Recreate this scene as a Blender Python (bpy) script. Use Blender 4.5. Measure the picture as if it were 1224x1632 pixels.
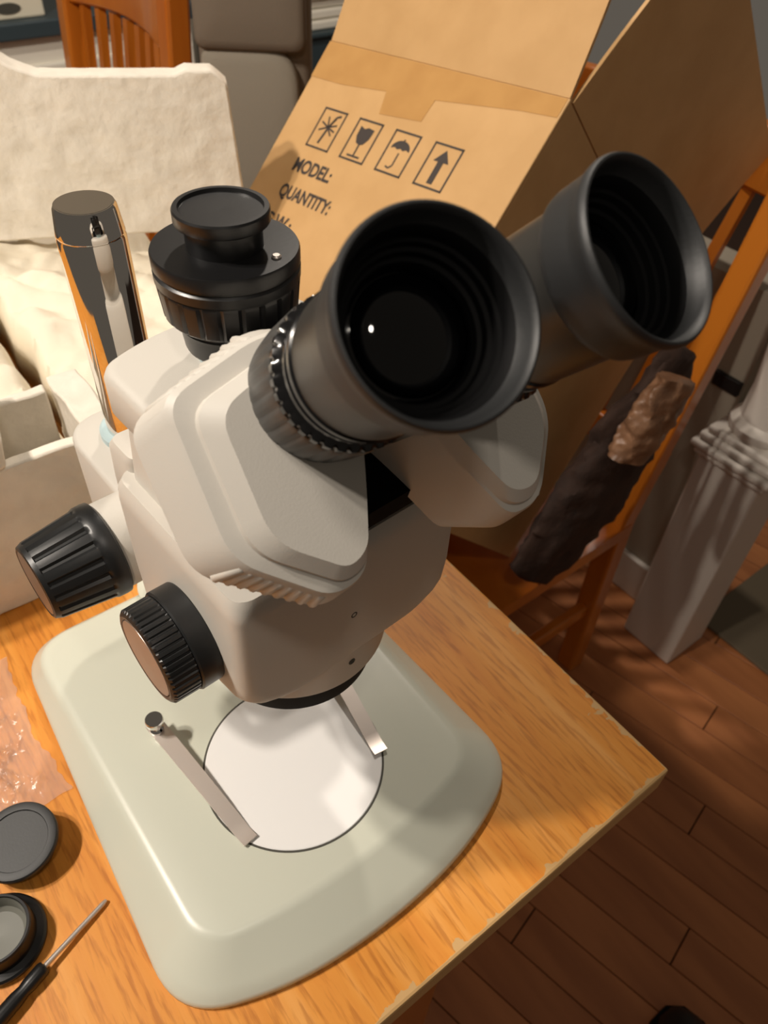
import bpy, math, random
from mathutils import Vector, Matrix, noise
import numpy as np
random.seed(7); np.random.seed(7)
for o in list(bpy.data.objects): bpy.data.objects.remove(o)
COL = bpy.context.scene.collection
SC = bpy.context.scene
FLOOR = -760.0           # everything is authored in mm with the table top at z = 0; the floor becomes world z = 0
def w3(p): return Vector((p[0]*.001, p[1]*.001, (p[2]-FLOOR)*.001))
V = lambda *a: np.array(a, float)
def nrm(v): v = np.array(v, float); return v/np.linalg.norm(v)

# ------------------------------------------------------------------ camera
FPX, PITCH, ROLL, YAW = 1226.684, .7857146, .0580136, .6893789
CAM = V(-93.605, -177.235, 412.018)
_fw = V(math.cos(PITCH)*math.sin(YAW), math.cos(PITCH)*math.cos(YAW), -math.sin(PITCH))
_r0 = V(math.cos(YAW), -math.sin(YAW), 0); _u0 = np.cross(_r0, _fw)
_r = math.cos(ROLL)*_r0+math.sin(ROLL)*_u0; _u = -math.sin(ROLL)*_r0+math.cos(ROLL)*_u0
cd = bpy.data.cameras.new('camera'); cam = bpy.data.objects.new('camera', cd); COL.objects.link(cam)
M = Matrix(((_r[0], _u[0], -_fw[0]), (_r[1], _u[1], -_fw[1]), (_r[2], _u[2], -_fw[2]))).to_4x4()
M.translation = w3(CAM); cam.matrix_world = M
cd.sensor_fit = 'HORIZONTAL'; cd.sensor_width = 36; cd.lens = 36*FPX/1224
cd.clip_start = .01; cd.clip_end = 50
cd.dof.use_dof = True; cd.dof.focus_distance = .30; cd.dof.aperture_fstop = 26
SC.camera = cam

# ------------------------------------------------------------------ world, light, exposure
wd = bpy.data.worlds.new('world'); SC.world = wd; wd.use_nodes = True
bg = wd.node_tree.nodes['Background']; bg.inputs[0].default_value = (1, .86, .70, 1); bg.inputs[1].default_value = .105
# two bulbs of the fitting above the left end of the table, a weak one above the viewer, one fill added over the stair side to brighten the right of the table
for pos, en in (((-680, 310, 1110), 34), ((-610, 430, 1130), 33), ((-170, -330, 900), 3.5), ((760, 900, 1300), 38)):
    ld = bpy.data.lights.new('ceiling_or_fill_bulb', 'POINT'); ld.energy = en; ld.color = (1, .90, .785); ld.shadow_soft_size = .03
    lo = bpy.data.objects.new('ceiling_or_fill_bulb', ld); COL.objects.link(lo); lo.location = w3(pos)
SC.view_settings.view_transform = 'Standard'; SC.view_settings.look = 'None'
SC.view_settings.exposure = 0; SC.view_settings.gamma = 1; SC.view_settings.use_curve_mapping = False

# ------------------------------------------------------------------ materials
def lin(c):
    return tuple((x/12.92 if x <= .04045 else ((x+.055)/1.055)**2.4) for x in [v/255 for v in c])+(1,)
def mat(name, rgb, rough=.5, metal=0, spec=.5, bump=None, var=None, coat=0):
    m = bpy.data.materials.new(name); m.use_nodes = True; nt = m.node_tree; b = nt.nodes['Principled BSDF']
    b.inputs['Base Color'].default_value = lin(rgb); b.inputs['Roughness'].default_value = rough
    b.inputs['Metallic'].default_value = metal; b.inputs['Specular IOR Level'].default_value = spec
    b.inputs['Coat Weight'].default_value = coat; b.inputs['Coat Roughness'].default_value = .08
    tc = nt.nodes.new('ShaderNodeTexCoord')
    if var:                                            # (scale, second colour, stretch)
        mp = nt.nodes.new('ShaderNodeMapping'); mp.inputs['Scale'].default_value = var[2] if len(var) > 2 else (1, 1, 1)
        n = nt.nodes.new('ShaderNodeTexNoise'); n.inputs['Scale'].default_value = var[0]; n.inputs['Detail'].default_value = 6
        mx = nt.nodes.new('ShaderNodeMix'); mx.data_type = 'RGBA'
        mx.inputs['A'].default_value = lin(rgb); mx.inputs['B'].default_value = lin(var[1])
        rp = nt.nodes.new('ShaderNodeMapRange'); rp.inputs[1].default_value = .35; rp.inputs[2].default_value = .65
        nt.links.new(tc.outputs['Object'], mp.inputs[0]); nt.links.new(mp.outputs[0], n.inputs['Vector'])
        nt.links.new(n.outputs[0], rp.inputs[0]); nt.links.new(rp.outputs[0], mx.inputs['Factor'])
        nt.links.new(mx.outputs['Result'], b.inputs['Base Color'])
    if bump:                                           # (scale, strength, distance)
        n = nt.nodes.new('ShaderNodeTexNoise'); n.inputs['Scale'].default_value = bump[0]; n.inputs['Detail'].default_value = 3
        bp = nt.nodes.new('ShaderNodeBump'); bp.inputs['Strength'].default_value = bump[1]; bp.inputs['Distance'].default_value = bump[2]
        nt.links.new(tc.outputs['Object'], n.inputs['Vector']); nt.links.new(n.outputs[0], bp.inputs['Height'])
        nt.links.new(bp.outputs[0], b.inputs['Normal'])
    return m
MT = dict(
 paint=mat('paint_white', (199, 194, 185), .5, bump=(1500, .12, .0003)),
 base=mat('paint_cream', (206, 208, 193), .33, bump=(900, .04, .0002)),
 plate=mat('stage_white', (240, 239, 238), .45),
 groove=mat('groove_dark', (70, 68, 60), .7),
 black=mat('black_plastic', (22, 22, 23), .34, bump=(700, .05, .0002)),
 knob=mat('black_knob', (26, 27, 28), .38, bump=(900, .08, .0002)),
 rubber=mat('black_rubber', (34, 35, 36), .52, bump=(900, .12, .0003)),
 inner=mat('black_matte', (8, 8, 9), .65, spec=.15),
 recess=mat('recess_black', (6, 6, 7), .9, spec=.1),
 satin=mat('satin_grey', (66, 66, 65), .45, bump=(900, .1, .0002)),
 barrel=mat('barrel_grey', (44, 43, 41), .36),
 capin=mat('cap_sheen_grey', (112, 112, 104), .4),  # lighter grey stands in for light reflected inside the black cap
 jacket=mat('dark_brown_fabric', (58, 37, 26), .85, var=(30, (44, 28, 20)), bump=(90, .5, .003)),
 gloss=mat('gloss_black', (18, 18, 19), .16),
 lens=mat('lens_glass', (3, 3, 4), .04, spec=.5),
 chrome=mat('chrome', (225, 222, 218), .045, 1),
 steel=mat('steel', (214, 204, 196), .4, .75),
 dial=mat('dial_face', (150, 138, 128), .35, .7),
 teal=mat('pale_blue_ring', (176, 196, 200), .35),
 foam=mat('styrofoam', (232, 224, 210), .75, bump=(130, .5, .002), var=(60, (222, 214, 200))),
 wrap=mat('foam_wrap', (236, 226, 205), .6, bump=(90, .25, .002)),
 card=mat('cardboard', (206, 164, 110), .65, var=(22, (198, 156, 102)), bump=(60, .1, .001)),
 cardin=mat('cardboard_edge', (172, 140, 98), .8),
 tape=mat('packing_tape', (196, 150, 92), .22, var=(30, (188, 142, 86))),
 ink=mat('print_ink', (62, 54, 50), .7),
 chair=mat('chair_wood', (202, 118, 34), .28, var=(14, (180, 96, 24), (1, 1, .15)), coat=.3),
 taupe=mat('taupe_fabric', (112, 100, 86), .85, bump=(500, .3, .001)),
 greyf=mat('grey_fabric', (140, 132, 118), .85, bump=(500, .3, .001)),
 wallp=mat('wall_paint', (160, 150, 134), .85),
 trim=mat('trim_white', (212, 204, 194), .55),
 cream=mat('cream_card', (226, 218, 196), .6),
 dteal=mat('dark_teal', (52, 66, 72), .5),
 paper=mat('paper_white', (232, 226, 212), .7),
 bagp=mat('brown_bag', (150, 112, 84), .45, var=(40, (110, 78, 56)), bump=(60, .6, .004)),
 rug=mat('rug_tan', (104, 92, 74), .95, bump=(300, .5, .002)),
 dark=mat('dark_plastic', (20, 19, 19), .5),
)
def wood_table():
    m = bpy.data.materials.new('table_veneer'); m.use_nodes = True; nt = m.node_tree; b = nt.nodes['Principled BSDF']
    N = nt.nodes.new; L = nt.links.new
    tc = N('ShaderNodeTexCoord')
    mp = N('ShaderNodeMapping'); mp.inputs['Scale'].default_value = (1, .07, 1)
    n1 = N('ShaderNodeTexNoise'); n1.inputs['Scale'].default_value = 70; n1.inputs['Detail'].default_value = 8; n1.inputs['Distortion'].default_value = .6
    mp2 = N('ShaderNodeMapping'); mp2.inputs['Scale'].default_value = (1, .10, 1)
    n2 = N('ShaderNodeTexNoise'); n2.inputs['Scale'].default_value = 420; n2.inputs['Detail'].default_value = 4
    n3 = N('ShaderNodeTexNoise'); n3.inputs['Scale'].default_value = 9; n3.inputs['Detail'].default_value = 3
    L(tc.outputs['Object'], mp.inputs[0]); L(mp.outputs[0], n1.inputs['Vector'])
    L(tc.outputs['Object'], mp2.inputs[0]); L(mp2.outputs[0], n2.inputs['Vector']); L(tc.outputs['Object'], n3.inputs['Vector'])
    r1 = N('ShaderNodeValToRGB'); e = r1.color_ramp.elements
    e[0].position = .28; e[0].color = lin((212, 132, 46)); e[1].position = .72; e[1].color = lin((232, 164, 84))
    x = e.new(.52); x.color = lin((224, 149, 60)); L(n1.outputs[0], r1.inputs[0])
    r2 = N('ShaderNodeValToRGB'); e = r2.color_ramp.elements
    e[0].position = .34; e[0].color = lin((214, 200, 184)); e[1].position = .5; e[1].color = (1, 1, 1, 1); L(n2.outputs[0], r2.inputs[0])
    mx = N('ShaderNodeMix'); mx.data_type = 'RGBA'; mx.blend_type = 'MULTIPLY'; mx.inputs['Factor'].default_value = .8
    L(r1.outputs[0], mx.inputs['A']); L(r2.outputs[0], mx.inputs['B'])
    # worn pale wood along the right and front edges (object space: table corner at the origin of the object)
    sp = N('ShaderNodeSeparateXYZ'); L(tc.outputs['Object'], sp.inputs[0])
    def math_(op, a, bb):
        k = N('ShaderNodeMath'); k.operation = op
        for i, q in enumerate((a, bb)):
            if isinstance(q, (int, float)): k.inputs[i].default_value = q
            else: L(q, k.inputs[i])
        return k.outputs[0]
    dx = math_('MULTIPLY', sp.outputs[0], -1.0)
    dy = math_('MULTIPLY', sp.outputs[1], 1.0)
    dmin = math_('MINIMUM', dx, dy)
    n4 = N('ShaderNodeTexNoise'); n4.inputs['Scale'].default_value = 90; n4.inputs['Detail'].default_value = 6; L(tc.outputs['Object'], n4.inputs['Vector'])
    thr = math_('MULTIPLY', math_('POWER', n4.outputs[0], 9.0), .22)
    thr = math_('ADD', thr, .0017)
    wear = math_('LESS_THAN', dmin, thr)
    mx2 = N('ShaderNodeMix'); mx2.data_type = 'RGBA'; L(wear, mx2.inputs['Factor']); L(mx.outputs['Result'], mx2.inputs['A']); mx2.inputs['B'].default_value = lin((206, 166, 112))
    L(mx2.outputs['Result'], b.inputs['Base Color'])
    b.inputs['Roughness'].default_value = .5
    b.inputs['Specular IOR Level'].default_value = .35
    bp = N('ShaderNodeBump'); bp.inputs['Strength'].default_value = .12; bp.inputs['Distance'].default_value = .0006
    L(n2.outputs[0], bp.inputs['Height']); L(bp.outputs[0], b.inputs['Normal'])
    return m
MT['table'] = wood_table()
MT['floor'] = mat('floor_wood', (196, 126, 74), .5, var=(16, (164, 100, 56), (1, .12, 1)))
MT['gap'] = mat('floor_gap', (60, 38, 24), .9)
def plastic_film():
    m = bpy.data.materials.new('clear_film'); m.use_nodes = True; nt = m.node_tree; nt.nodes.clear()
    N = nt.nodes.new; L = nt.links.new
    o = N('ShaderNodeOutputMaterial'); t = N('ShaderNodeBsdfTransparent'); t.inputs[0].default_value = (.98, .97, .96, 1)
    g = N('ShaderNodeBsdfGlossy'); g.inputs['Roughness'].default_value = .16
    tl = N('ShaderNodeBsdfDiffuse'); tl.inputs[0].default_value = (.8, .76, .7, 1)
    lw = N('ShaderNodeLayerWeight'); lw.inputs[0].default_value = .25
    m1 = N('ShaderNodeMixShader'); m1.inputs[0].default_value = .13; L(t.outputs[0], m1.inputs[1]); L(tl.outputs[0], m1.inputs[2])
    m2 = N('ShaderNodeMixShader'); k = N('ShaderNodeMath'); k.operation = 'MULTIPLY'; k.inputs[1].default_value = .5
    L(lw.outputs['Fresnel'], k.inputs[0]); L(k.outputs[0], m2.inputs[0]); L(m1.outputs[0], m2.inputs[1]); L(g.outputs[0], m2.inputs[2])
    L(m2.outputs[0], o.inputs[0]); return m
MT['film'] = plastic_film()

# ------------------------------------------------------------------ mesh helpers (all coordinates in world mm)
class MB:
    def __init__(s): s.v = []; s.f = []
    def add(s, vs, fs):
        k = len(s.v); s.v += [tuple(map(float, p)) for p in vs]; s.f += [tuple(i+k for i in f) for f in fs]; return s
    def box(s, c, size, ax=None):
        ax = ax if ax is not None else np.eye(3); c = np.array(c, float); h = np.array(size, float)/2
        vs = [c+ax[0]*h[0]*x+ax[1]*h[1]*y+ax[2]*h[2]*z for z in (-1, 1) for y in (-1, 1) for x in (-1, 1)]
        return s.add(vs, [(0, 2, 3, 1), (4, 5, 7, 6), (0, 1, 5, 4), (2, 6, 7, 3), (0, 4, 6, 2), (1, 3, 7, 5)])
    def loft(s, loops, cap0=True, cap1=True, closed=True):
        n = len(loops[0]); vs = [p for L in loops for p in L]; fs = []
        for i in range(len(loops)-1):
            for j in range(n if closed else n-1):
                k = (j+1) % n; fs.append((i*n+j, i*n+k, (i+1)*n+k, (i+1)*n+j))
        if cap0: fs.append(tuple(range(n-1, -1, -1)))
        if cap1: fs.append(tuple((len(loops)-1)*n+j for j in range(n)))
        return s.add(vs, fs)
    def lathe(s, prof, O, ax, n=72, flute=None, cap0=True, cap1=True):
        O = np.array(O, float); ax = nrm(ax); ref = V(0, 0, 1) if abs(ax[2]) < .9 else V(1, 0, 0)
        a = nrm(np.cross(ref, ax)); b = np.cross(ax, a)
        if flute: n = flute[0]*6
        loops = []
        for p in prof:
            r, h = p[0], p[1]; fl = len(p) > 2 and p[2]; L = []
            for j in range(n):
                t = 2*math.pi*j/n; rr = r
                if fl and flute and (j % 6) in flute[2]: rr = r-flute[1]
                L.append(O+ax*h+rr*(math.cos(t)*a+math.sin(t)*b))
            loops.append(L)
        return s.loft(loops, cap0, cap1)
    def tube(s, pts, r, n=10, cap=True):
        pts = [np.array(p, float) for p in pts]; loops = []; rs = r if hasattr(r, '__len__') else [r]*len(pts)
        t0 = nrm(pts[1]-pts[0]); ref = V(0, 0, 1) if abs(t0[2]) < .9 else V(1, 0, 0); a = nrm(np.cross(ref, t0))
        for i, p in enumerate(pts):
            t = nrm(pts[min(i+1, len(pts)-1)]-pts[max(i-1, 0)]); a = nrm(a-t*(a@t)); b = np.cross(t, a)
            loops.append([p+rs[i]*(math.cos(q)*a+math.sin(q)*b) for q in [2*math.pi*j/n for j in range(n)]])
        return s.loft(loops, cap, cap)
    def build(s, name, m, parent=None, smooth=35, bevel=0, seg=2, origin=None, label=None):
        base = parent_world(parent) if parent else (w3(origin) if origin is not None else Vector((0, 0, 0)))
        me = bpy.data.meshes.new(name); me.from_pydata([w3(p)-base for p in s.v], [], s.f); me.update()
        import bmesh
        bm = bmesh.new(); bm.from_mesh(me); bmesh.ops.recalc_face_normals(bm, faces=bm.faces); bm.to_mesh(me); bm.free()
        me.materials.append(MT[m] if isinstance(m, str) else m)
        if smooth: me.shade_smooth(); me.set_sharp_from_angle(angle=math.radians(smooth))
        o = bpy.data.objects.new(name, me); COL.objects.link(o)
        if parent: o.parent = parent
        else: o.location = base
        if bevel:
            md = o.modifiers.new('bevel', 'BEVEL'); md.width = bevel*.001; md.segments = seg; md.limit_method = 'ANGLE'; md.angle_limit = math.radians(30)
            md.harden_normals = False
        if label: o['label'] = label
        return o
_pw = {}
def parent_world(o):
    p = Vector((0, 0, 0))
    while o: p = p+o.location; o = o.parent
    return p
def thing(name, label, cat, at, group=None):
    o = bpy.data.objects.new(name, None); COL.objects.link(o); o.location = w3(at); o.empty_display_size = .02
    return tag(o, label, cat, group)
def tag(o, label, cat, group=None):
    o['label'] = label; o['category'] = cat
    if group: o['group'] = group
    return o
def struct(o): o['kind'] = 'structure'; return o
def rpoly(pts, rad, seg=6):
    """rounded polygon, 2-D; rad: one radius or one per vertex"""
    n = len(pts); out = []
    for i in range(n):
        p = np.array(pts[i], float); a = np.array(pts[i-1], float); b = np.array(pts[(i+1) % n], float)
        r = rad[i] if hasattr(rad, '__len__') else rad
        la, lb = np.linalg.norm(a-p), np.linalg.norm(b-p); r = min(r, la*.48, lb*.48)
        A, B = p+(a-p)/la*r, p+(b-p)/lb*r
        for k in range(seg+1):
            t = k/seg; out.append((1-t)**2*A+2*t*(1-t)*p+t*t*B)
    return out
def rrect(hx, f, bk, r, seg=8):
    return rpoly([(hx, f), (-hx, f), (-hx, bk), (hx, bk)], r, seg)

# ================================================================== STRUCTURE
FX = FLOOR
fl = MB().box((900, 700, FX-15), (5200, 5200, 20)).build('floor', 'gap', None, 0, origin=(0, 0, FX)); struct(fl)
# hardwood strips run obliquely across the visible floor; alike strips share one mesh
ang = math.radians(12); du = V(math.sin(ang), -math.cos(ang), 0)*-1; dv = V(math.cos(ang), math.sin(ang), 0)
plank_mesh = None
k = 0
for i in range(-6, 30):
    off = (i*37 % 11)*60
    for j in range(-2, 4):
        c = V(180, 0, FX-2.5)+dv*(i*62)+du*(j*700+off-200)
        if c[0] > 2400 or c[1] > 1700 or c[1] < -1500: continue
        if plank_mesh is None:
            b = MB().box((0, 0, 0), (60.6, 698, 5), np.array([dv, du, V(0, 0, 1)]))
            o = b.build('floor_plank', 'floor', fl, 0, bevel=.8, seg=1); plank_mesh = o
            # re-centre the shared mesh on its own origin
            for vv in o.data.vertices: vv.co -= (w3((0, 0, 0))-parent_world(fl))
        else:
            o = plank_mesh.copy(); COL.objects.link(o); o.parent = fl
        o.location = w3(c)-parent_world(fl)
wr = MB().box((955, 760, FX+330), (70, 1060, 660)).build('wall_right', 'wallp', None, 0, origin=(955, 760, FX)); struct(wr)
bb = MB().box((914, 760, FX+45), (12, 1060, 90)).build('baseboard_right', 'trim', None, 0, bevel=3, origin=(914, 760, FX)); struct(bb)
wb = MB().box((700, 2700, FX+1200), (4200, 60, 2400)).build('wall_back', 'wallp', None, 0, origin=(700, 2700, FX)); struct(wb)

# ================================================================== TABLE
tb = thing('dining_table', 'orange-brown wooden table with a pale worn edge, carrying the microscope', 'table', (178, -121, FX))
TX0, TX1, TY0, TY1 = -820, 177, -121, 820
top = MB().box(((TX0+TX1)/2, (TY0+TY1)/2, -11), (TX1-TX0, TY1-TY0, 22)).build('tabletop', 'table', tb, 0, bevel=1.6, seg=2)
for (x, y) in ((TX1-130, TY0+70), (TX0+70, TY0+70), (TX1-130, TY1-70), (TX0+70, TY1-70)):
    MB().box((x, y, (FX-22)/2), (60, 60, -FX-22)).build('leg', 'chair', tb, 0, bevel=4)
ap = MB()
ap.box(((TX0+TX1)/2, TY0+60, -62), (TX1-TX0-160, 20, 80)); ap.box(((TX0+TX1)/2, TY1-60, -62), (TX1-TX0-160, 20, 80))
ap.box((TX1-130, (TY0+TY1)/2, -62), (20, TY1-TY0-160, 80)); ap.box((TX0+60, (TY0+TY1)/2, -62), (20, TY1-TY0-160, 80))
ap.build('apron', 'chair', tb, 0)

# ================================================================== MICROSCOPE
ms = thing('stereo_microscope', 'white trinocular stereo microscope with black eyepieces on a cream base', 'microscope', (0, 30, 0))
# --- base
def bl(pts, r, z, seg=10): return [V(p[0], p[1], z) for p in rpoly(pts, r, seg)]
def outl(e):
    return [(-105-e, -66-e*.4), (-55, -86-e), (0, -91-e), (55, -86-e), (105+e, -66-e*.4), (94+e, 168+e), (-94-e, 168+e)]
orad = [26, 30, 40, 30, 26, 30, 30]
def plat(e):
    return [(-82-e, -52-e*.6), (-45, -60-e), (0, -63-e), (45, -60-e), (82+e, -52-e*.6), (85+e, 152+e), (-85-e, 152+e)]
prad = [20, 26, 36, 26, 20, 24, 24]
lo_ = [bl(outl(-1.5), orad, 0), bl(outl(0), orad, 1.2), bl(outl(0), orad, 4.5), bl(outl(-1.2), orad, 6.4)]
for t in (.25, .5, .75): 
    A, B = np.array(bl(outl(-1.2), orad, 6.4)), np.array(bl(plat(2.6), prad, 20.2)); lo_.append(list(A*(1-t)+B*t))
lo_ += [bl(plat(2.6), prad, 20.2), bl(plat(.4), prad, 21.5), bl(plat(-2.4), prad, 22)]
base = MB().loft(lo_).build('base', 'base', ms, 60)
MB().lathe([(48.4, 21.9), (48.4, 22.12), (46.9, 22.12), (46.9, 21.9)], (0, 0, 0), (0, 0, 1), 96).build('plate_groove', 'groove', base, 30)
MB().lathe([(47.3, 21.9), (47.3, 22.2), (46.9, 22.5), (0.01, 22.5)], (0, 0, 0), (0, 0, 1), 96, cap1=False).build('stage_plate', 'plate', ms, 30, label='round white stage plate')
for sx in (-1, 1):
    cl_ = MB(); px, py = sx*52, 54
    cl_.lathe([(2.6, 22), (2.6, 30), (3.6, 30.5), (3.6, 33), (2.3, 34), (2.3, 38), (4.6, 39), (4.9, 40), (4.9, 42.4), (4.5, 43)], (px, py, 0), (0, 0, 1), 28)
    clip = cl_.build('stage_clip', 'chrome', ms, 35, label='chrome stage clip post')
    # spring strip with a shallow bow
    a, b = V(px, py+6, 0), V(sx*40.5, -24, 0); d = nrm(b-a); s_ = V(-d[1], d[0], 0); n = 14; L1 = []; T = np.linalg.norm(b-a)
    for i in range(n+1):
        t = i/n; z = 31.5-9*t**1.4+ (2.0 if t > .97 else 0); wd_ = 4.6-.7*t
        p = a+d*T*t
        L1.append([p+s_*wd_+V(0, 0, z), p-s_*wd_+V(0, 0, z), p-s_*wd_+V(0, 0, z-.9), p+s_*wd_+V(0, 0, z-.9)])
    MB().loft(L1).build('clip_spring', 'steel', clip, 30)
# --- pillar
PX, PY, PR = 3, 148, 14.6
MB().lathe([(PR+8, 20), (PR+8, 26), (PR+5, 28), (PR+.1, 28)], (PX, PY, 0), (0, 0, 1), 64).build('pillar_foot', 'base', ms)
MB().lathe([(PR, 20), (PR, 257), (PR-.35, 258), (PR-.35, 258.6), (PR-.1, 259), (PR-1.5, 270), (PR-2.2, 271.2), (PR-2.8, 271.2), (.01, 271)], (PX, PY, 0), (0, 0, 1), 96).build('pillar', 'chrome', ms, 25, label='tall polished chrome pillar')
MB().lathe([(PR-2.9, 270.9), (PR-2.9, 271.3), (.01, 271.3)], (PX, PY, 0), (0, 0, 1), 64, cap1=False).build('pillar_cap', 'chrome', ms, 30)

# --- head frame: X right, F forward (to the observer), z up
A0 = V(13, 15, 0); PH = math.radians(4); FD = V(math.sin(PH), -math.cos(PH), 0); RT = V(math.cos(PH), math.sin(PH), 0); UP = V(0, 0, 1)
HAX = np.array([RT, FD, UP])
def W(X, F, z): return A0+RT*X+FD*F+V(0, 0, z)
def hloop(pts, z): return [W(p[0], p[1], z) for p in pts]
# pillar clamp and focus mount
L = []
for z, e in ((100, 2), (102, 0), (147, 0), (149, .8), (150, 2.4)):
    L.append(hloop(rpoly([(31-e, -162+e), (-31+e, -162+e), (-33+e, -54), (33-e, -54)], [22, 22, 2, 2], 9), z))
MB().loft(L).build('pillar_clamp', 'paint', ms, 40)
MB().lathe([(PR+.2, 149), (PR+4, 149), (PR+4, 153.5), (PR+2.5, 155), (PR+.2, 155)], (PX, PY, 0), (0, 0, 1), 64).build('clamp_collar', 'teal', ms, 35)
L = [hloop(rrect(hx, f, bk, r), z) for z, hx, f, bk, r in ((112, 40, -36, -62, 8), (114, 42, -36, -64, 9), (168, 43, -36, -64, 9), (196, 43.5, -36, -60, 7), (214, 43.5, -36, -57, 6), (217, 42, -36, -55, 5))]
MB().loft(L).build('focus_mount', 'paint', ms, 40)
for sx in (-1, 1):
    O = W(sx*44, -70, 147); ax = RT*sx
    MB().lathe([(21, -16), (21, 5), (20, 6.2)], O, ax, 56).build('focus_boss', 'paint', ms)
    kn = MB().lathe([(21, 6), (22.6, 7), (22.8, 9), (22.6, 13), (22, 14), (21.8, 15, 1), (18.8, 38, 1), (18.4, 38.6), (17.6, 40.5), (16.5, 41), (15.6, 40.4), (.01, 40.2)], O, ax, flute=(18, 1.1, (4, 5))).build('focus_knob', 'knob', ms, 30, label='black fluted focusing knob')
    MB().lathe([(15.6, 40.2), (15.4, 40.8), (.01, 41)], O, ax, 48, cap1=False).build('knob_face', 'dial', kn, 40)
    MB().lathe([(3.2, 0), (3.2, 5), (2.6, 6), (.01, 6)], W(sx*30, -92, 138), ax, 24, cap1=False).build('tension_screw', 'steel', ms, 35)

# --- zoom body
def zlow(X, F):
    t = min(1, max(0, (F-4)/38)); return 124+19*t*t*(3-2*t)
def srect(hx, f, bk, r): return [(p[0]+2.6, p[1]) for p in rpoly([(hx, f), (-hx, f), (-hx, bk), (hx, bk)], r, 10)]
L = []
for hx, f, bk, r, dz in ((46, 42, -40, 22, -.4), (47.6, 43.6, -41.4, 20, .6), (48.6, 44, -42, 18, 2.2), (51.4, 44.2, -42, 13, 6), (52.6, 44.2, -42, 10, 10), (53, 44.2, -42, 9, 16)):
    L.append([W(p[0], p[1], zlow(*p)+dz) for p in srect(hx, f, bk, r)])
L += [hloop(srect(hx, f, bk, r), z) for z, hx, f, bk, r in ((166, 53.2, 44.4, -42, 8), (202, 53, 44.6, -42, 8), (207, 52.4, 44, -42, 8), (210.5, 50.5, 42, -41, 8))]
MB().loft(L).build('zoom_body', 'paint', ms, 38)
MB().lathe([(36, 122.6), (41, 122.8), (43, 123.6), (43.6, 125), (43.6, 168)], (A0[0], A0[1], 0), (0, 0, 1), 96).build('lower_collar', 'paint', ms, 30)
MB().lathe([(30, 110), (32, 105), (36, 104.4), (37.6, 105.6), (38, 110), (38, 124)], (A0[0], A0[1], 0), (0, 0, 1), 96).build('objective_ring', 'inner', ms, 30, label='black objective ring under the zoom body')
MB().lathe([(29.8, 112), (.01, 111)], (A0[0], A0[1], 0), (0, 0, 1), 64, cap0=False, cap1=False).build('objective_lens', 'lens', ms, 40)
for z in (170, 137): MB().lathe([(1.7, -1), (1.7, .25), (1.2, .5), (.6, .1), (.01, .1)], W(.2, 44.1 if z > 150 else 43.5, z), FD, 20, cap1=False).build('set_screw', 'groove', ms, 30)
for sx in (-1, 1):
    O = W(sx*46.5+2, 9, 167); ax = RT*sx
    zk = MB().lathe([(16, 4), (20.6, 5.5), (21.2, 6.5), (21.2, 14.5), (20.6, 15.2)], O, ax, 96).build('zoom_knob', 'knob', ms, 30, label='black zoom knob with ribbed rim')
    MB().lathe([(19.4, 15), (20.1, 15.4), (20.3, 16.2, 1), (20.1, 25.5, 1), (19.2, 26.4), (18, 27), (16.8, 26.8), (16.4, 26.2)], O, ax, flute=(46, .7, (4, 5)), cap1=True).build('ribbed_rim', 'knob', zk, 30)
    MB().lathe([(16.5, 26), (16.2, 26.9), (.01, 27.2)], O, ax, 56, cap1=False).build('knob_face', 'dial', zk, 40)

# --- upper neck, black prism carrier, rear block
MB().loft([hloop(rrect(hx, f, bk, 9), z) for z, hx, f, bk in ((205, 44, 26, -40), (238, 40, 26, -42))]).build('neck', 'paint', ms, 40)
car = MB(); pr = [(20, 206), (40, 210), (52, 226), (56, 238), (18, 276), (10, 279), (2, 256), (-2, 230)]
car.loft([[W(x, p[0], p[1]) for p in pr] for x in (-38, 38)]).build('prism_carrier', 'recess', ms, 0)
L = []
for z, e in ((236, 1), (238, 0), (251, 0), (253.4, .8), (254.8, 2.2), (255.2, 4)):
    L.append(hloop(rpoly([(43-e, 14), (-43+e, 14), (-43+e, -47+e), (-18, -54+e), (18, -54+e), (43-e, -47+e)], [2, 2, 9, 14, 14, 9], 7), z))
MB().loft(L).build('photo_block', 'paint', ms, 40)

# --- trinocular photo port
PO = W(0, -23, 0)
MB().lathe([(13.5, 253), (13.5, 262)], PO, UP, 64).build('port_tube', 'teal', ms)
pp = MB().lathe([(14, 260), (17, 261), (17.3, 262), (18, 268), (18.6, 270), (18.2, 270.6), (18.2, 271.4), (19.5, 272), (21.5, 273.2), (22.6, 274.5, 1), (23.6, 284.5, 1), (23.4, 285.6), (23.2, 286), (23.9, 286.4), (24, 289.4), (23, 290.2), (23, 290.8), (24, 291.4), (24, 295.2), (23.6, 296), (13, 296), (.01, 296)], PO, UP, flute=(22, .8, (5,)), cap1=False).build('photo_port', 'black', ms, 28, label='black ribbed camera port on the rear block')
MB().lathe([(12.4, 295.5), (12.4, 303.2), (12.9, 303.8), (15, 304.2), (15.3, 304.8), (15.3, 308), (14.9, 308.7), (13.4, 308.7), (13, 307.6), (.01, 307.5)], PO, UP, 80, cap1=False).build('port_cap', 'black', pp, 28)
MB().lathe([(1.6, 295.8), (1.6, 296.5), (1.1, 297), (.01, 297)], PO+RT*8+FD*17, UP, 16, cap1=False).build('port_screw', 'steel', pp, 30)

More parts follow.
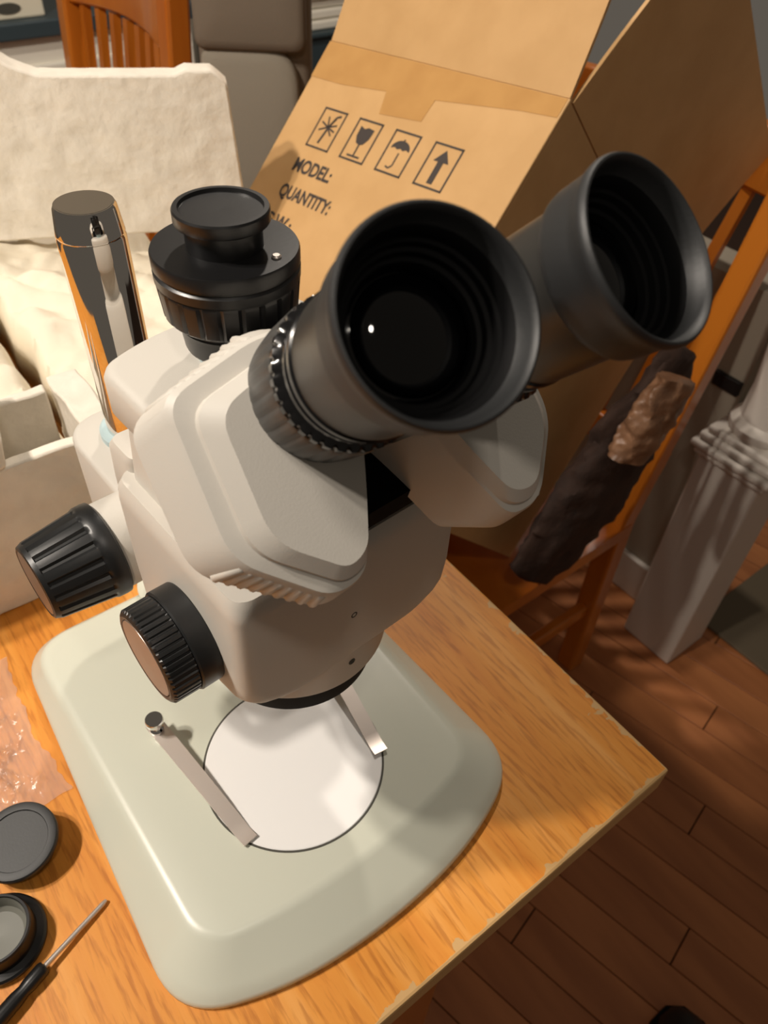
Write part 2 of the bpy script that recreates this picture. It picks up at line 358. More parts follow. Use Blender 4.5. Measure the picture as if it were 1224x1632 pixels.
# --- prism housings, eye tubes and eyecups
EY = [dict(c=V(-6.5, -85.2, 337.6), n=nrm((-.094, -.711, .697)), s=-1), dict(c=V(48.7, -89.5, 337.9), n=nrm((.158, -.686, .71)), s=1)]
HL = [(72.0, [(29, 1.7), (26.6, -35), (8.8, -48.6), (1.8, -45), (-4, -26.7), (-12, 5), (5, 12)]),
      (75.6, [(34.6, 4.6), (31.8, -36), (10.4, -52.4), (2, -49.5), (-4.6, -27), (-14, 8), (5, 15)]),
      (77.6, [(35.2, 4.9), (32.4, -36.1), (10.5, -52.8), (2, -50), (-5, -27), (-14, 8.4), (5, 15.3)]),
      (78.6, [(39.6, 8.7), (37.2, -36.2), (13.8, -55.4), (2, -52.6), (-5, -28), (-16, 13.3), (8, 19.8)]),
      (80.2, [(41.4, 9.8), (38.9, -36.4), (14.4, -56.4), (2, -53.4), (-5, -28), (-16.4, 14.4), (8, 21.0)]),
      (91.5, [(49.6, 6.6), (46.7, -36.8), (14.4, -59.6), (2, -55.8), (-5, -28), (-18, 15.4), (8, 24.8)]),
      (94.0, [(48.8, 6.2), (46, -36.6), (14.4, -59.2), (2, -55.4), (-5, -28), (-18, 15), (8, 24.4)]),
      (112., [(43, 4), (42, -34), (14, -55), (2, -52), (-5, -26), (-18, 13), (8, 20)])]
HR = [7, 8, 9, 6, 10, 8, 9]
for e in EY:
    n = e['n']; lf = nrm(np.cross(n, UP)); up = np.cross(lf, n); out = lf if e['s'] < 0 else -lf
    def pt(s, a, b): return e['c']-n*s+out*a+up*b
    def adj(p):
        if e['s'] > 0 and p[0] < 4: return (p[0]-3.5, p[1])
        return p
    hs = MB().loft([[pt(s, q[0], q[1]) for q in rpoly([adj(p) for p in P], HR, 6)] for s, P in HL]).build('prism_housing', 'paint', ms, 19, label='stepped white prism housing with grip ribs')
    P1, P2 = HL[4][1], HL[5][1]
    for i0, i1, cnt, t0, t1 in ((6, 0, 9, .14, .84), (1, 2, 9, .16, .9)):
        for k in range(cnt):
            t = t0+(t1-t0)*k/(cnt-1)
            a = np.array(P1[i0])*(1-t)+np.array(P1[i1])*t; b = np.array(P2[i0])*(1-t)+np.array(P2[i1])*t
            e_ = np.array(P2[i1])-np.array(P2[i0]); m_ = nrm((-e_[1], e_[0])); m_ = m_ if m_@b > 0 else -m_
            a = a-m_*1.1; b = b-m_*1.1
            MB().tube([pt(80.6, *a), pt(81.6, *(a+m_*.0)), pt(90.8, *b), pt(92, *b)], [.8, 1.75, 1.75, 1.1], 10).build('grip_rib', 'paint', hs, 60)
    O = e['c']; ax = n
    et = MB().lathe([(19.6, -96), (19.6, -76), (20, -74.5), (20.4, -66, 1), (20.2, -52.5, 1), (19.6, -51.4)], O, ax, flute=(30, .45, (4, 5))).build('eye_tube', 'satin', ms, 30, label='satin dark grey eye tube with fluted collar')
    MB().lathe([(19.4, -52), (20.0, -51.2, 1), (20.0, -48.5, 1), (18.8, -47.6), (17.8, -47), (17.8, -44.8), (18.6, -44.2), (18.6, -42.6), (17.8, -42), (17.8, -40.4), (18.9, -39.6), (18.9, -38), (18.3, -37.4), (18.3, -36.6)], O, ax, flute=(36, .6, (4, 5))).build('diopter_ring', 'gloss', et, 30)
    MB().lathe([(18.2, -37.5), (18.5, -36.4), (18.5, -14), (17.5, -13)], O, ax, 80, cap0=False, cap1=False).build('eyepiece_barrel', 'barrel', et, 30)
    ec = MB().lathe([(18.4, -14.6), (19.6, -14.4), (20.3, -13.6), (20.7, -12), (20.9, -6), (21.2, -3.4), (21.7, -2.4), (21.9, -1.4), (21.8, -.5), (21.4, .2), (20.9, .3), (20.4, -.2), (20.0, -1.4), (19.6, -3.4), (18.8, -5)], O, ax, 96, cap0=False, cap1=False).build('eyecup', 'rubber', ms, 40, label='black rubber eyecup')
    MB().lathe([(18.9, -4.8), (18.2, -6.0), (17.8, -8.4), (17.0, -8.8), (16.7, -10.4), (15.7, -10.8), (15.4, -12.4), (14.4, -12.8), (14.0, -14.6)], O, ax, 96, cap0=False, cap1=False).build('inner_baffle', 'inner', ec, 25)
    lp = [(14.3, -14.6), (13.2, -14.2), (13.0, -15.0)]+[(12.9*math.cos(t), -15+4.2*math.sin(t)) for t in np.linspace(.0, 1.5, 12)]+[(.01, -10.8)]
    MB().lathe(lp, O, ax, 72, cap0=False, cap1=False).build('eye_lens', 'lens', ec, 40)

# ================================================================== SMALL THINGS ON THE TABLE
def disc_cap(name, label, c, axn, prof, m='black', inner=None):
    t = thing(name, label, 'cap', (c[0], c[1], 0), 'loose black dust caps on the table')
    MB().lathe(prof, c, axn, 72, cap1=False).build('cap_shell', m, t, 30)
    if inner: MB().lathe(inner, c, axn, 72, cap0=False, cap1=False).build('cap_inside', 'capin', t, 35)
    return t
disc_cap('dust_cap', 'black round dust cap lying face up beside the clear plastic bag', V(-133, 49, 10.4), (-.10, -.05, 1),
         [(14, -8.5), (15.5, -7.5), (15.5, 0), (18.6, .6), (19.6, 1.6), (19.6, 3.6), (19, 4.4), (17.6, 4.7), (15.3, 4.6), (14.9, 3.9), (.01, 3.8)], 'rubber')
disc_cap('dust_cap', 'black dust cap lying open side up next to the screwdriver', V(-156, 14, 4.9), (.03, .0, 1),
         [(19, -3.9), (20.5, -3.2), (20.6, -1.2), (19.6, -.2), (16.6, .4), (16.2, 1.4), (16.2, 10), (15.6, 11), (14.6, 11), (14.0, 9.5)], 'black',
         [(14.2, 10.2), (13.6, 8), (13, 3), (11, 1.5), (.01, 1.2)])
sd = thing('screwdriver', 'small screwdriver with black handle and thin steel shaft', 'screwdriver', (-143, -10, 0))
tip, jn, he = V(-109.5, 1.6, 1.6), V(-143.5, -10.2, 4.4), V(-190, -27, 4.6)
MB().tube([jn-nrm(tip-jn)*3, jn+(tip-jn)*.92, tip-(tip-jn)*.05, tip], [1.25, 1.25, 1.2, .8], 14).build('shaft', 'steel', sd, 40)
h = nrm(he-jn); hp = [jn, jn+h*.5, jn+h*2, jn+h*9, jn+h*12, jn+h*16, jn+h*40, he]
MB().tube(hp, [2.6, 3.2, 3.5, 3.5, 3.0, 3.6, 4.3, 4.0], 16).build('handle', 'black', sd, 40)
# clear bag: two crinkled layers
def nz(x, y, s, seed=0): return noise.noise(Vector((x*s, y*s, seed)))
bg_ = MB(); nx, ny = 90, 88
for lay in (0, 1):
    vs = []; fs = []
    for j in range(ny+1):
        for i in range(nx+1):
            u, v = i/nx, j/ny
            x = -222+u*(120.5-5*math.sin(v*3)); y = 67+v*106
            x += u**4*(3*nz(y, 3, .05, 5)+2*nz(y, 3, .2, 6)); y += (1-v)**5*4*nz(x, 1, .08, 2)
            edge = min(u, 1-u, v, 1-v)*6; edge = min(1, edge)
            z = .6+lay*edge*2.5+edge*(5*(1-abs(nz(x, y, .03, 1+lay*4))*2)**4*.6+4*max(0, 1-abs(nz(x, y, .07, 3+lay))*3)**3*.5+2*max(0, 1-abs(nz(x, y, .16, 8+lay))*3)**2*.5)
            vs.append((x, y, z))
    for j in range(ny):
        for i in range(nx): q = j*(nx+1)+i; fs.append((q, q+1, q+nx+2, q+nx+1))
    bg_.add(vs, fs)
tag(bg_.build('plastic_bag', 'film', None, 60, origin=(-155, 115, 0)), 'crinkled clear plastic bag lying flat beside the microscope base', 'bag')

# ================================================================== FOAM PACKAGING
def rough_box(m, c, size, n=(10, 6, 6), amp=1.2, ax=None, seed=0):
    """subdivided box whose surface is pushed by noise"""
    ax = ax if ax is not None else np.eye(3); c = np.array(c, float); hs = np.array(size, float)/2
    idx = {}; vs = []; fs = []
    def vid(i, j, k):
        if (i, j, k) not in idx:
            p = V(-1+2*i/n[0], -1+2*j/n[1], -1+2*k/n[2])*hs; q = Vector(p*.06)+Vector((seed*7.3, seed, 0))
            d = V(noise.noise(q), noise.noise(q+Vector((31, 0, 0))), noise.noise(q+Vector((0, 57, 0))))*amp
            idx[(i, j, k)] = len(vs); w_ = p+d; vs.append(c+ax[0]*w_[0]+ax[1]*w_[1]+ax[2]*w_[2])
        return idx[(i, j, k)]
    for i in range(n[0]):
        for j in range(n[1]):
            for k in (0, n[2]): fs.append((vid(i, j, k), vid(i+1, j, k), vid(i+1, j+1, k), vid(i, j+1, k)))
        for k in range(n[2]):
            for j in (0, n[1]): fs.append((vid(i, j, k), vid(i+1, j, k), vid(i+1, j, k+1), vid(i, j, k+1)))
    for j in range(n[1]):
        for k in range(n[2]):
            for i in (0, n[0]): fs.append((vid(i, j, k), vid(i, j+1, k), vid(i, j+1, k+1), vid(i, j, k+1)))
    m.add(vs, fs); return m
tr = thing('foam_tray', 'open white styrofoam packing tray standing behind the microscope base', 'packaging', (-150, 300, 0))
rough_box(MB(), (-162, 211, 55), (300, 9, 110), (30, 2, 12), 1.6, seed=1).build('front_wall', 'foam', tr, 40, bevel=1.5)
rough_box(MB(), (2, 244, 55), (20, 76, 110), (3, 9, 12), 2.0, seed=2).build('end_wall', 'foam', tr, 40, bevel=1.5)
rough_box(MB(), (-162, 277, 53), (300, 9, 106), (30, 3, 8), 1.6, seed=3).build('back_wall', 'foam', tr, 40, bevel=1.5)
rough_box(MB(), (-162, 244, 9), (300, 54, 16), (20, 8, 2), 1, seed=4).build('tray_floor', 'foam', tr, 40)
rough_box(MB(), (-74, 244, 46), (12, 54, 58), (3, 6, 6), 1.5, seed=5).build('divider', 'foam', tr, 40, bevel=1.5)
tag(rough_box(MB(), (-78, 246, 122), (56, 74, 20), (8, 5, 4), 3, np.array([nrm((1, -.15, -.08)), nrm((.15, 1, 0)), nrm(np.cross(nrm((1, -.15, -.08)), nrm((.15, 1, 0))))]), 6).build('foam_insert', 'foam', None, 40, bevel=3, origin=(-78, 246, 110)),
    'broken angular styrofoam insert lying across the tray cavity', 'packaging')
# crumpled wrapping sheet filling the space behind the tray
def sheet(name, label, x0, x1, y0, y1, zf, nx=44, ny=44, seed=0):
    vs = []; fs = []
    for j in range(ny+1):
        for i in range(nx+1):
            u, v = i/nx, j/ny; x = x0+(x1-x0)*u+6*nz(v*9, seed, 1, 2); y = y0+(y1-y0)*v+6*nz(u*9, seed, 1, 7)
            e = min(1, min(u, 1-u, v, 1-v)*34)
            z = zf(u, v)*e+e*(16*abs(nz(x, y, .018, seed))+9*abs(nz(x, y, .045, seed+1))+3*abs(nz(x, y, .12, seed+2)))+1.5
            vs.append((x, y, z))
    for j in range(ny):
        for i in range(nx): q = j*(nx+1)+i; fs.append((q, q+1, q+nx+2, q+nx+1))
    o = MB().add(vs, fs).build(name, 'wrap', None, 60, origin=((x0+x1)/2, (y0+y1)/2, 0))
    md = o.modifiers.new('thick', 'SOLIDIFY'); md.thickness = .0012
    return tag(o, label, 'packaging')
sheet('foam_wrap', 'crumpled white foam wrapping sheet behind the chrome pillar', 8, 190, 284, 640, lambda u, v: 26+12*math.sin(3*u+2*v)+18*v, seed=3, ny=70)
sheet('foam_wrap', 'folded white wrapping bundle at the left edge behind the tray', -240, 0, 284, 640, lambda u, v: 42+58*math.sin(math.pi*min(1, max(0, u)))**.6*math.exp(-((v-.55)/.3)**2), seed=11, ny=70)
# upright slab
sl = MB(); sd_ = nrm((214, -99, 0)); nn = V(sd_[1], -sd_[0], 0)*-1; nn = nn if nn[1] > 0 else -nn
SO = V(263, 494, 60)
prof = [(-300, 0), (0, 0), (-2, 60), (-7, 120), (-10, 144), (-16, 150), (-44, 151), (-46, 148), (-170, 150), (-190, 158), (-215, 176), (-300, 178)]
def spt(u, v, d): return SO+sd_*u+V(0, 0, v)+nn*(d+v*.10)
foam_slab = MB()
NU, NV = 60, 36
def topv(u):
    xs = [-300, -215, -190, -170, -46, -44, -14, 0]; ys = [166, 164, 146, 138, 136, 140, 139, 128]
    return float(np.interp(u, xs, ys))
for side, dd in ((0, 0), (1, 24)):
    vs = []; fs = []
    for j in range(NV+1):
        for i in range(NU+1):
            u = -300+300*i/NU; tv = topv(u); v = tv*j/NV; uu = u*(1)-(10*(v/150)*(i/NU)**6)
            p = spt(uu, v, dd+1.6*nz(u, v, .05, 1)+.8*nz(u, v, .15, 2)+.5*nz(u, v, .4, 3)); vs.append(p)
    for j in range(NV):
        for i in range(NU): q = j*(NU+1)+i; fs.append((q, q+1, q+NU+2, q+NU+1))
    foam_slab.add(vs, fs)
K = (NU+1)*(NV+1); rim = [i for i in range(NU+1)]+[j*(NU+1)+NU for j in range(1, NV+1)]+[NV*(NU+1)+i for i in range(NU-1, -1, -1)]+[j*(NU+1) for j in range(NV-1, 0, -1)]
for a in range(len(rim)):
    b = rim[(a+1) % len(rim)]; foam_slab.f.append((rim[a], b, b+K, rim[a]+K))
sb = tag(foam_slab.build('foam_slab', 'foam', None, 40, origin=(150, 545, 60)), 'large upright white styrofoam slab behind the chrome pillar', 'packaging')
bvm = sb.modifiers.new('bevel', 'BEVEL'); bvm.width = .002; bvm.segments = 2; bvm.limit_method = 'ANGLE'; bvm.angle_limit = math.radians(50)

# ================================================================== CARDBOARD BOX
BS = 1.0833; BP = CAM+(V(422.6, 249.6, 221.1)-CAM)*BS; D1 = nrm((.1197, -.9909, .0614)); D2 = nrm((.7044, .1284, .6981)); D2 = nrm(D2-D1*(D1@D2)); BN = np.cross(D1, D2); D3 = -BN
BW, BH, BD, TH = 284, 356, 385, 4
BAX = np.array([D1, D2, D3])
def bp(u, v, d=0): return BP+(D1*u+D2*v+D3*d)*BS
cb = thing('cardboard_box', 'open cardboard shipping box with printed handling icons leaning on a chair', 'box', bp(-BW/2, -BH, BD))
def panel(name, u0, u1, v0, v1, d0, d1, m='card', par=None): return MB().box(bp((u0+u1)/2, (v0+v1)/2, (d0+d1)/2), ((u1-u0)*BS, (v1-v0)*BS, (d1-d0)*BS), BAX).build(name, m, par or cb, 0, bevel=1.2)
fp = panel('front_panel', -BW, 0, -BH, 0, 0, TH)
panel('side_panel', -TH, 0, -BH, -1, TH, BD-TH); panel('side_panel', -BW, -BW+TH, -BH, -1, TH, BD-TH)
panel('back_panel', -BW, 0, -BH, 0, BD-TH, BD); panel('bottom_panel', -BW+TH, -TH, -BH, -BH+TH, TH, BD-TH)
def flap(hu0, hu1, hd0, hd1, dirv, ln, nrmv, name='flap'):
    # a flap hinged along the line between two top points
    a, b = bp(hu0, 0, hd0), bp(hu1, 0, hd1); e = nrm(b-a); m = MB()
    n = 10; loops = []
    for i in range(n+1):
        t = i/n; off = dirv*ln*BS*t+nrmv*(3*math.sin(math.pi*t)); s0 = 3*t
        p, q = a+e*s0+off, b-e*s0+off
        loops.append([p, q, q+nrmv*3.6, p+nrmv*3.6])
    return m.loft(loops).build(name, 'card', cb, 40)
t = math.radians(18); flap(-BW+1, -1, 0, 0, math.cos(t)*D2+math.sin(t)*BN, 190, D3, 'front_flap')
t = math.radians(9); flap(0, 0, 6, 338, math.cos(t)*D2+math.sin(t)*D1, 182, -D1, 'side_flap')
t = math.radians(-12); flap(-BW+4, -BW+4, 6, 300, math.cos(t)*D2-math.sin(t)*D1, 182, D1, 'side_flap')
t = math.radians(62); flap(-BW+8, -8, BD, BD, math.cos(t)*D2+math.sin(t)*BN, 180, D2, 'back_flap')
# tape along the hinge with a hanging tab, and creases
def quad(m, pts, d=-.35):
    vs = [bp(u, v, d) for u, v in pts]; vs2 = [bp(u, v, d+.3) for u, v in pts]; n = len(pts)
    return m.add(vs+vs2, [tuple(range(n)), tuple(range(2*n-1, n-1, -1))]+[(i, (i+1) % n, n+(i+1) % n, n+i) for i in range(n)])
tp = MB(); quad(tp, [(-284, -1), (-284, -38), (-240, -38), (-182, -33), (-176, -54), (-126, -50), (-124, -29), (-36, -19), (-2, -17), (-2, -1)])
tp.build('tape_strip', 'tape', fp, 0)
# printing
def icon(name, build):
    m = MB(); build(m); return m.build(name, 'ink', fp, 0)
def bar(m, a, b, w):
    a, b = np.array(a, float), np.array(b, float); d = nrm(b-a); n = np.array((-d[1], d[0]))*w/2
    quad(m, [tuple(a+n), tuple(b+n), tuple(b-n), tuple(a-n)], -.3)
def rect(m, u0, v0, u1, v1, w=1.8):
    bar(m, (u0, v0+w/2), (u1, v0+w/2), w); bar(m, (u0, v1-w/2), (u1, v1-w/2), w); bar(m, (u0+w/2, v0), (u0+w/2, v1), w); bar(m, (u1-w/2, v0), (u1-w/2, v1), w)
ICU = [-243, -195, -147.5, -99.5]
def i1(m):
    u = ICU[0]; rect(m, u, -102.5, u+32, -62)
    cx, cy = u+16, -80
    bar(m, (cx-2, -97), (cx+1, cy), 2.6)
    for a in (20, 60, 115, 160, 205, 320, 345): bar(m, (cx, cy), (cx+11*math.cos(math.radians(a)), cy+11*math.sin(math.radians(a))), 1.7)
    bar(m, (cx+1, cy), (cx+5, cy+11), 2.4); bar(m, (cx+5, cy+11), (cx+10, cy+13), 2.2)
def i2(m):
    u = ICU[1]; rect(m, u, -102.5, u+32, -62); cx = u+16
    quad(m, [(cx-9, -69), (cx-3, -71), (cx+1, -69), (cx+9, -70), (cx+8, -79), (cx+4, -85), (cx, -86.5), (cx-5, -85), (cx-8.5, -79)], -.3)
    bar(m, (cx, -86), (cx, -97), 1.8); bar(m, (cx-8, -97.6), (cx+8, -97.6), 1.8)
def i3(m):
    u = ICU[2]; rect(m, u, -102.5, u+32, -62); cx = u+16
    pts = [(cx+11*math.cos(q), -79+8.5*math.sin(q)) for q in np.linspace(0, math.pi, 13)]+[(cx-7, -77.6), (cx-3.6, -79.2), (cx, -77.8), (cx+3.6, -79.2), (cx+7, -77.6)]
    quad(m, pts, -.3); bar(m, (cx, -69), (cx, -72), 1.6)
    bar(m, (cx+1, -82), (cx+1, -94), 1.6); bar(m, (cx+1, -94), (cx-2, -97), 1.6); bar(m, (cx-2, -97), (cx-6, -96), 1.6)
def i4(m):
    u = ICU[3]; rect(m, u, -102.5, u+33, -62); cx = u+16.5
    quad(m, [(cx, -67), (cx+8.5, -78), (cx-8.5, -78)], -.3); bar(m, (cx, -77), (cx, -98), 6.2)
for f_, nme in ((i1, 'hook_icon'), (i2, 'glass_icon'), (i3, 'umbrella_icon'), (i4, 'arrow_icon')): icon(nme, f_)
def text(s, u0, u1, v0, v1):
    cu = bpy.data.curves.new('t', 'FONT'); cu.body = s; to = bpy.data.objects.new('t', cu); COL.objects.link(to)
    cu.offset = .03
    dg = bpy.context.evaluated_depsgraph_get(); me = bpy.data.meshes.new_from_object(to.evaluated_get(dg))
    xs = [v.co.x for v in me.vertices]; ys = [v.co.y for v in me.vertices]; x0, x1, y0, y1 = min(xs), max(xs), min(ys), max(ys)
    m = MB(); m.add([bp(u0+(v.co.x-x0)/(x1-x0)*(u1-u0), v0+(v.co.y-y0)/(y1-y0)*(v1-v0), -.3) for v in me.vertices], [tuple(p.vertices) for p in me.polygons])
    bpy.data.objects.remove(to); bpy.data.meshes.remove(me)
    return m.build('printed_text', 'ink', fp, 0)
text('MODEL:', -243, -190, -129, -115); text('QUANTITY:', -243, -171, -158.5, -142.5); text('G.W.:', -243, -205, -186, -172)

# ================================================================== CHAIRS
def chair(label, y0, y1, xb, seat_z, depth, rake, top_z, rail_h, crest, box_gap=0):
    """wooden slat-back chair facing -x; its back stands at x = xb at seat height"""
    t = thing('slat_back_chair', label, 'chair', (xb-depth/2, (y0+y1)/2, FX), 'wooden slat-back chairs')
    def bx(z): return xb+(z-seat_z)*math.tan(rake)
    for y in (y0+18, y1-18):
        MB().loft([[V(x+dx, y+dy, z) for dx, dy in ((-17, -17), (17, -17), (17, 17), (-17, 17))] for z, x in ((FX, xb+6), (seat_z, xb), (top_z, bx(top_z)))]).build('back_post', 'chair', t, 0, bevel=5)
    for y in (y0+20, y1-20):
        MB().box((xb-depth+20, y, (FX+seat_z-20)/2), (38, 38, seat_z-20-FX)).build('front_leg', 'chair', t, 0, bevel=5)
    L = [[V(p[0], p[1], z) for p in rpoly([(xb+12, y0), (xb+12, y1), (xb-depth-14, y1+6), (xb-depth-14, y0-6)], [10, 10, 34, 34], 6)] for z in (seat_z-26, seat_z-20, seat_z-5, seat_z)]
    MB().loft(L).build('seat', 'chair', t, 40)
    n = 14; loops = []
    for i in range(n+1):
        s = i/n; y = y0+22+(y1-y0-44)*s; bow = 26*math.sin(math.pi*s)+box_gap; zt = top_z+crest*math.sin(math.pi*s); zb = top_z-rail_h+crest*.6*math.sin(math.pi*s)
        loops.append([V(bx(zb)+bow-11, y, zb), V(bx(zb)+bow+11, y, zb), V(bx(zt)+bow+10, y, zt), V(bx(zt)+bow-10, y, zt)])
    MB().loft(loops).build('top_rail', 'chair', t, 40, bevel=4)
    zl = seat_z+70
    MB().loft([[V(bx(z)+dx+8+box_gap*.5, y, z) for dx, z in ((-10, zl-20), (10, zl-20), (10, zl+20), (-10, zl+20))] for y in (y0+18, y1-18)]).build('lower_rail', 'chair', t, 0, bevel=3)
    ns = 8
    for i in range(ns):
        s = (i+1)/(ns+1); y = y0+18+(y1-y0-36)*s; bow = 26*math.sin(math.pi*s)+box_gap; zt = top_z-rail_h+6
        MB().loft([[V(bx(z)+o_+dx, y+dy, z) for dx, dy in ((-6, -8), (6, -8), (6, 8), (-6, 8))] for z, o_ in ((zl, 8+box_gap*.5), ((zl+zt)/2, bow*.7), (zt, bow))]).build('slat', 'chair', t, 0)
    for y in (y0+19, y1-19): MB().box((xb-depth/2, y, FX+170), (depth-20, 18, 26)).build('stretcher', 'chair', t, 0, bevel=4)
    return t
chair('wooden slat-back chair carrying the cardboard box, beyond the right table edge', 208, 650, 690, -384, 430, math.radians(13), 100, 70, 0, 84)
chair('honey-coloured slat-back chair behind the styrofoam slab', 880, 1290, 352, -330, 400, math.radians(5), 178, 80, 18)

# padded chair beyond the box
pc = thing('padded_chair', 'taupe padded chair back between slat-back chair and cardboard box', 'chair', (640, 880, FX))
cdir = nrm((.80, -.60, 0)); cn = nrm((-.60, -.80, 0)); lean = V(0, 0, 1)
def cpt(u, v, d): return V(430, 715, 0)+cdir*u+V(0, 0, v)+cn*(d-v*.10)
def cushion(name, m, u0, u1, v0, v1, d0, th, r, par):
    lp = rpoly([(u0, v0), (u1, v0), (u1, v1), (u0, v1)], r, 8); cu, cv = (u0+u1)/2, (v0+v1)/2; L = []
    for k, (sc, dd) in enumerate(((.90, 0), (.97, .04), (1, .2), (1, .7), (.96, .9), (.86, 1.0), (.5, 1.06))):
        L.append([cpt(cu+(p[0]-cu)*sc, cv+(p[1]-cv)*sc, d0+th*dd) for p in lp])
    return MB().loft(L).build(name, m, par, 60)
cushion('back_shell', 'taupe', -92, 44, -150, 330, -46, 44, [20, 60, 40, 40], pc)
cushion('back_panel', 'greyf', -86, 30, -120, 150, -6, 22, [20, 60, 46, 20], pc)
cushion('head_pad', 'taupe', -90, 40, 146, 320, -6, 28, [14, 14, 30, 30], pc)
MB().tube([cpt(0, -140, -30), V(640, 880, FX+60)], 22, 16).build('post', 'dark', pc)
for k in range(5):
    q = 2*math.pi*k/5; MB().tube([V(640, 880, FX+62), V(640+180*math.cos(q), 880+180*math.sin(q), FX+14)], [22, 13], 10).build('foot', 'dark', pc)

# dark garment and crumpled paper bag heaped between the box and the chair back
def heap(name, label, cat, m, path, rad, flat, seed, amp):
    vs = []; fs = []; nu, nv = 40, 44; P = [np.array(p, float) for p in path]; cum = [0]
    for a, b in zip(P[:-1], P[1:]): cum.append(cum[-1]+np.linalg.norm(b-a))
    for j in range(nv+1):
        v = j/nv; t = v*cum[-1]; c_ = V(*[np.interp(t, cum, [p[k] for p in P]) for k in range(3)])
        tg = nrm(V(*[np.interp(min(t+5, cum[-1]), cum, [p[k] for p in P])-np.interp(max(t-5, 0), cum, [p[k] for p in P]) for k in range(3)]))
        sd1 = nrm(np.cross(tg, V(0, 1, 0))); sd2 = np.cross(tg, sd1)
        r = np.interp(v, np.linspace(0, 1, len(rad)), rad)*(1 if 0 < j < nv else .3)
        for i in range(nu):
            th = 2*math.pi*i/nu; p = c_+sd1*r*math.cos(th)+sd2*r*flat*math.sin(th)
            q = Vector(p*.022)+Vector((seed, 0, 0)); k = amp*(abs(noise.noise(q))*1.6-.4+.6*noise.noise(q*2.7)+.3*noise.noise(q*6))
            d_ = nrm(p-c_+1e-6); vs.append(p+d_*k*V(1, flat, 1))
    for j in range(nv):
        for i in range(nu): fs.append((j*nu+i, j*nu+(i+1) % nu, (j+1)*nu+(i+1) % nu, (j+1)*nu+i))
    fs += [tuple(range(nu)), tuple(nv*nu+i for i in range(nu-1, -1, -1))]
    pm = np.mean(np.array(path), 0)
    return tag(MB().add(vs, fs).build(name, m, None, 60, origin=pm), label, cat)
heap('jacket', 'dark brown jacket heaped on the chair beside the cardboard box', 'jacket', 'jacket', [(456, 198, -334), (502, 197, -285), (556, 196, -205), (604, 196, -115), (628, 196, -50)], [50, 74, 84, 74, 56, 40], .30, 3, 15)
heap('crumpled_bag', 'crumpled brown paper bag on top of the jacket by the chair post', 'bag', 'bagp', [(528, 160, -140), (551, 160, -90), (571, 160, -45)], [38, 48, 34], .4, 9, 14)

# ================================================================== RIGHT BACKGROUND
nw = thing('newel_post', 'white wooden newel post standing on the dark floor', 'post', (890, 168, FX))
MB().box((890, 168, FX+220), (104, 104, 440)).build('square_block', 'trim', nw, 0, bevel=4)
mo = MB()
for z, h_ in ((FX+445, 60), (FX+458, 66), (FX+472, 60), (FX+484, 54)): mo.box((890, 168, z), (h_*2, h_*2, 13))
mo.build('moulding', 'trim', nw, 0, bevel=5, seg=3)
MB().lathe([(44, FX+488), (50, FX+496), (50, FX+506), (40, FX+516), (38, FX+560), (44, FX+640), (42, FX+800), (34, FX+960), (40, FX+1000), (40, FX+1060)], (890, 168, 0), (0, 0, 1), 40).build('turned_shaft', 'trim', nw, 40)
tag(MB().box((917, 256, -249), (8, 46, 24)).build('wall_slot', 'dark', None, 0, bevel=2, origin=(917, 256, -249)), 'small black slot on the wall left of the newel post', 'vent')
tag(MB().box((1420, -60, FX+4), (900, 420, 8)).build('floor_mat', 'rug', None, 0, bevel=3, origin=(1420, -60, FX)), 'dull tan mat on the floor right of the newel post', 'mat')
sh = thing('shoe', 'black rounded shoe toe on the dark floor at the bottom edge', 'shoe', (380, -262, FX))
L = []
for s, hw, hh in ((0, 8, 12), (.04, 26, 26), (.12, 40, 40), (.3, 48, 52), (.55, 44, 66), (.8, 38, 80), (1, 34, 84)):
    c_ = V(402, -236, FX)+nrm((-.62, -.78, 0))*s*280; pdir = nrm((.78, -.62, 0))
    L.append([c_+pdir*hw*math.cos(q)+V(0, 0, 14+max(0, math.sin(q))*hh-6*max(0, -math.sin(q))) for q in np.linspace(0, 2*math.pi, 20, endpoint=False)])
MB().loft(L).build('upper', 'dark', sh, 60)
L = []
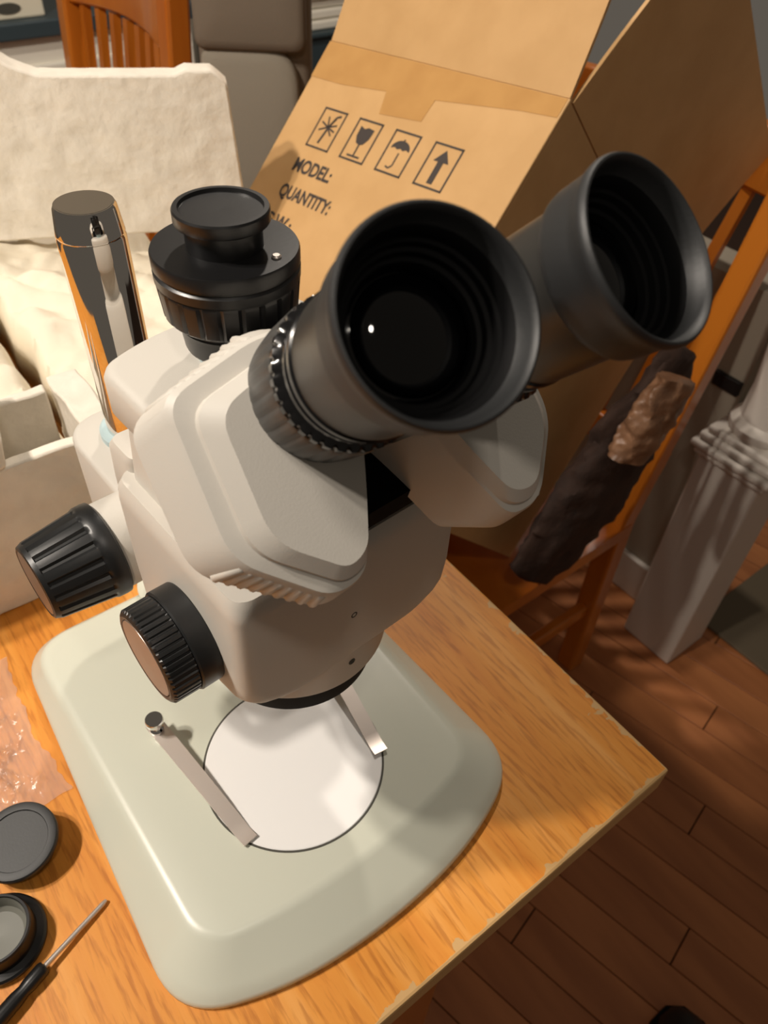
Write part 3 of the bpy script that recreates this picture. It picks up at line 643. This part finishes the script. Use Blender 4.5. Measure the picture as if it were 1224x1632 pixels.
for s, hw in ((-.01, 12), (.05, 34), (.14, 46), (.3, 53), (.6, 46), (1, 40)):
    c_ = V(402, -236, FX)+nrm((-.62, -.78, 0))*s*280; pdir = nrm((.78, -.62, 0)); L.append([c_+pdir*hw+V(0, 0, 14), c_-pdir*hw+V(0, 0, 14), c_-pdir*hw, c_+pdir*hw])
MB().loft(L).build('sole', 'inner', sh, 40)

# ================================================================== FAR BACKGROUND
sbd = thing('sideboard', 'low white sideboard with a dark teal top, far behind the slat-back chair', 'cabinet', (420, 1990, FX))
ZT = -52
MB().box((420, 2030, (FX+ZT-34)/2), (900, 360, ZT-34-FX)).build('carcass', 'paper', sbd, 0, bevel=4)
MB().box((420, 2022, ZT-17), (930, 390, 34)).build('top_slab', 'dteal', sbd, 0, bevel=4)
for i in range(3):
    for j in range(4):
        dr = MB().box((420-300+i*300, 1846, FX+100+j*150), (288, 16, 138)).build('drawer', 'paper', sbd, 0, bevel=4)
        MB().tube([V(420-340+i*300, 1830, FX+110+j*150), V(420-260+i*300, 1830, FX+110+j*150)], 7, 10).build('drawer_handle', 'dark', dr)
bx_ = thing('storage_box', 'cream storage box with a dark oval hand hole on the sideboard', 'box', (380, 1980, ZT))
MB().box((380, 1985, ZT+110), (290, 260, 220)).build('box_body', 'cream', bx_, 0, bevel=5)
ov = MB().lathe([(1, 0), (1, 4), (.01, 4)], (0, 0, 0), (0, -1, 0), 40, cap1=False); ov.v = [(447+p[0]*27, 1856+p[1], ZT+22+p[2]*10) for p in ov.v]
ov.build('hand_hole', 'groove', bx_, 0)
ch = thing('low_chest', 'dark teal low chest behind the padded chair, carrying white paper', 'cabinet', (1280, 1990, FX))
MB().box((1280, 2030, (FX-172)/2), (460, 360, -172-FX)).build('chest_body', 'dteal', ch, 0, bevel=6)
MB().box((1280, 2026, -166), (480, 380, 12)).build('chest_lid', 'dteal', ch, 0, bevel=4)
ORD = ['lowest', 'second lowest', 'third lowest', 'middle', 'third from top', 'second from top', 'topmost']
for i in range(7):
    tag(MB().box((1270+(i*13 % 5)*5, 1980+(i*7 % 5)*5, -148.5+i*23.5), (330, 240, 21)).build('paper_ream', 'paper', None, 0, bevel=5, origin=(1270, 1980, -160+i*23.5)),
        ORD[i]+' white ream in the paper stack on the low teal chest', 'paper', 'reams of paper stacked on the low chest')
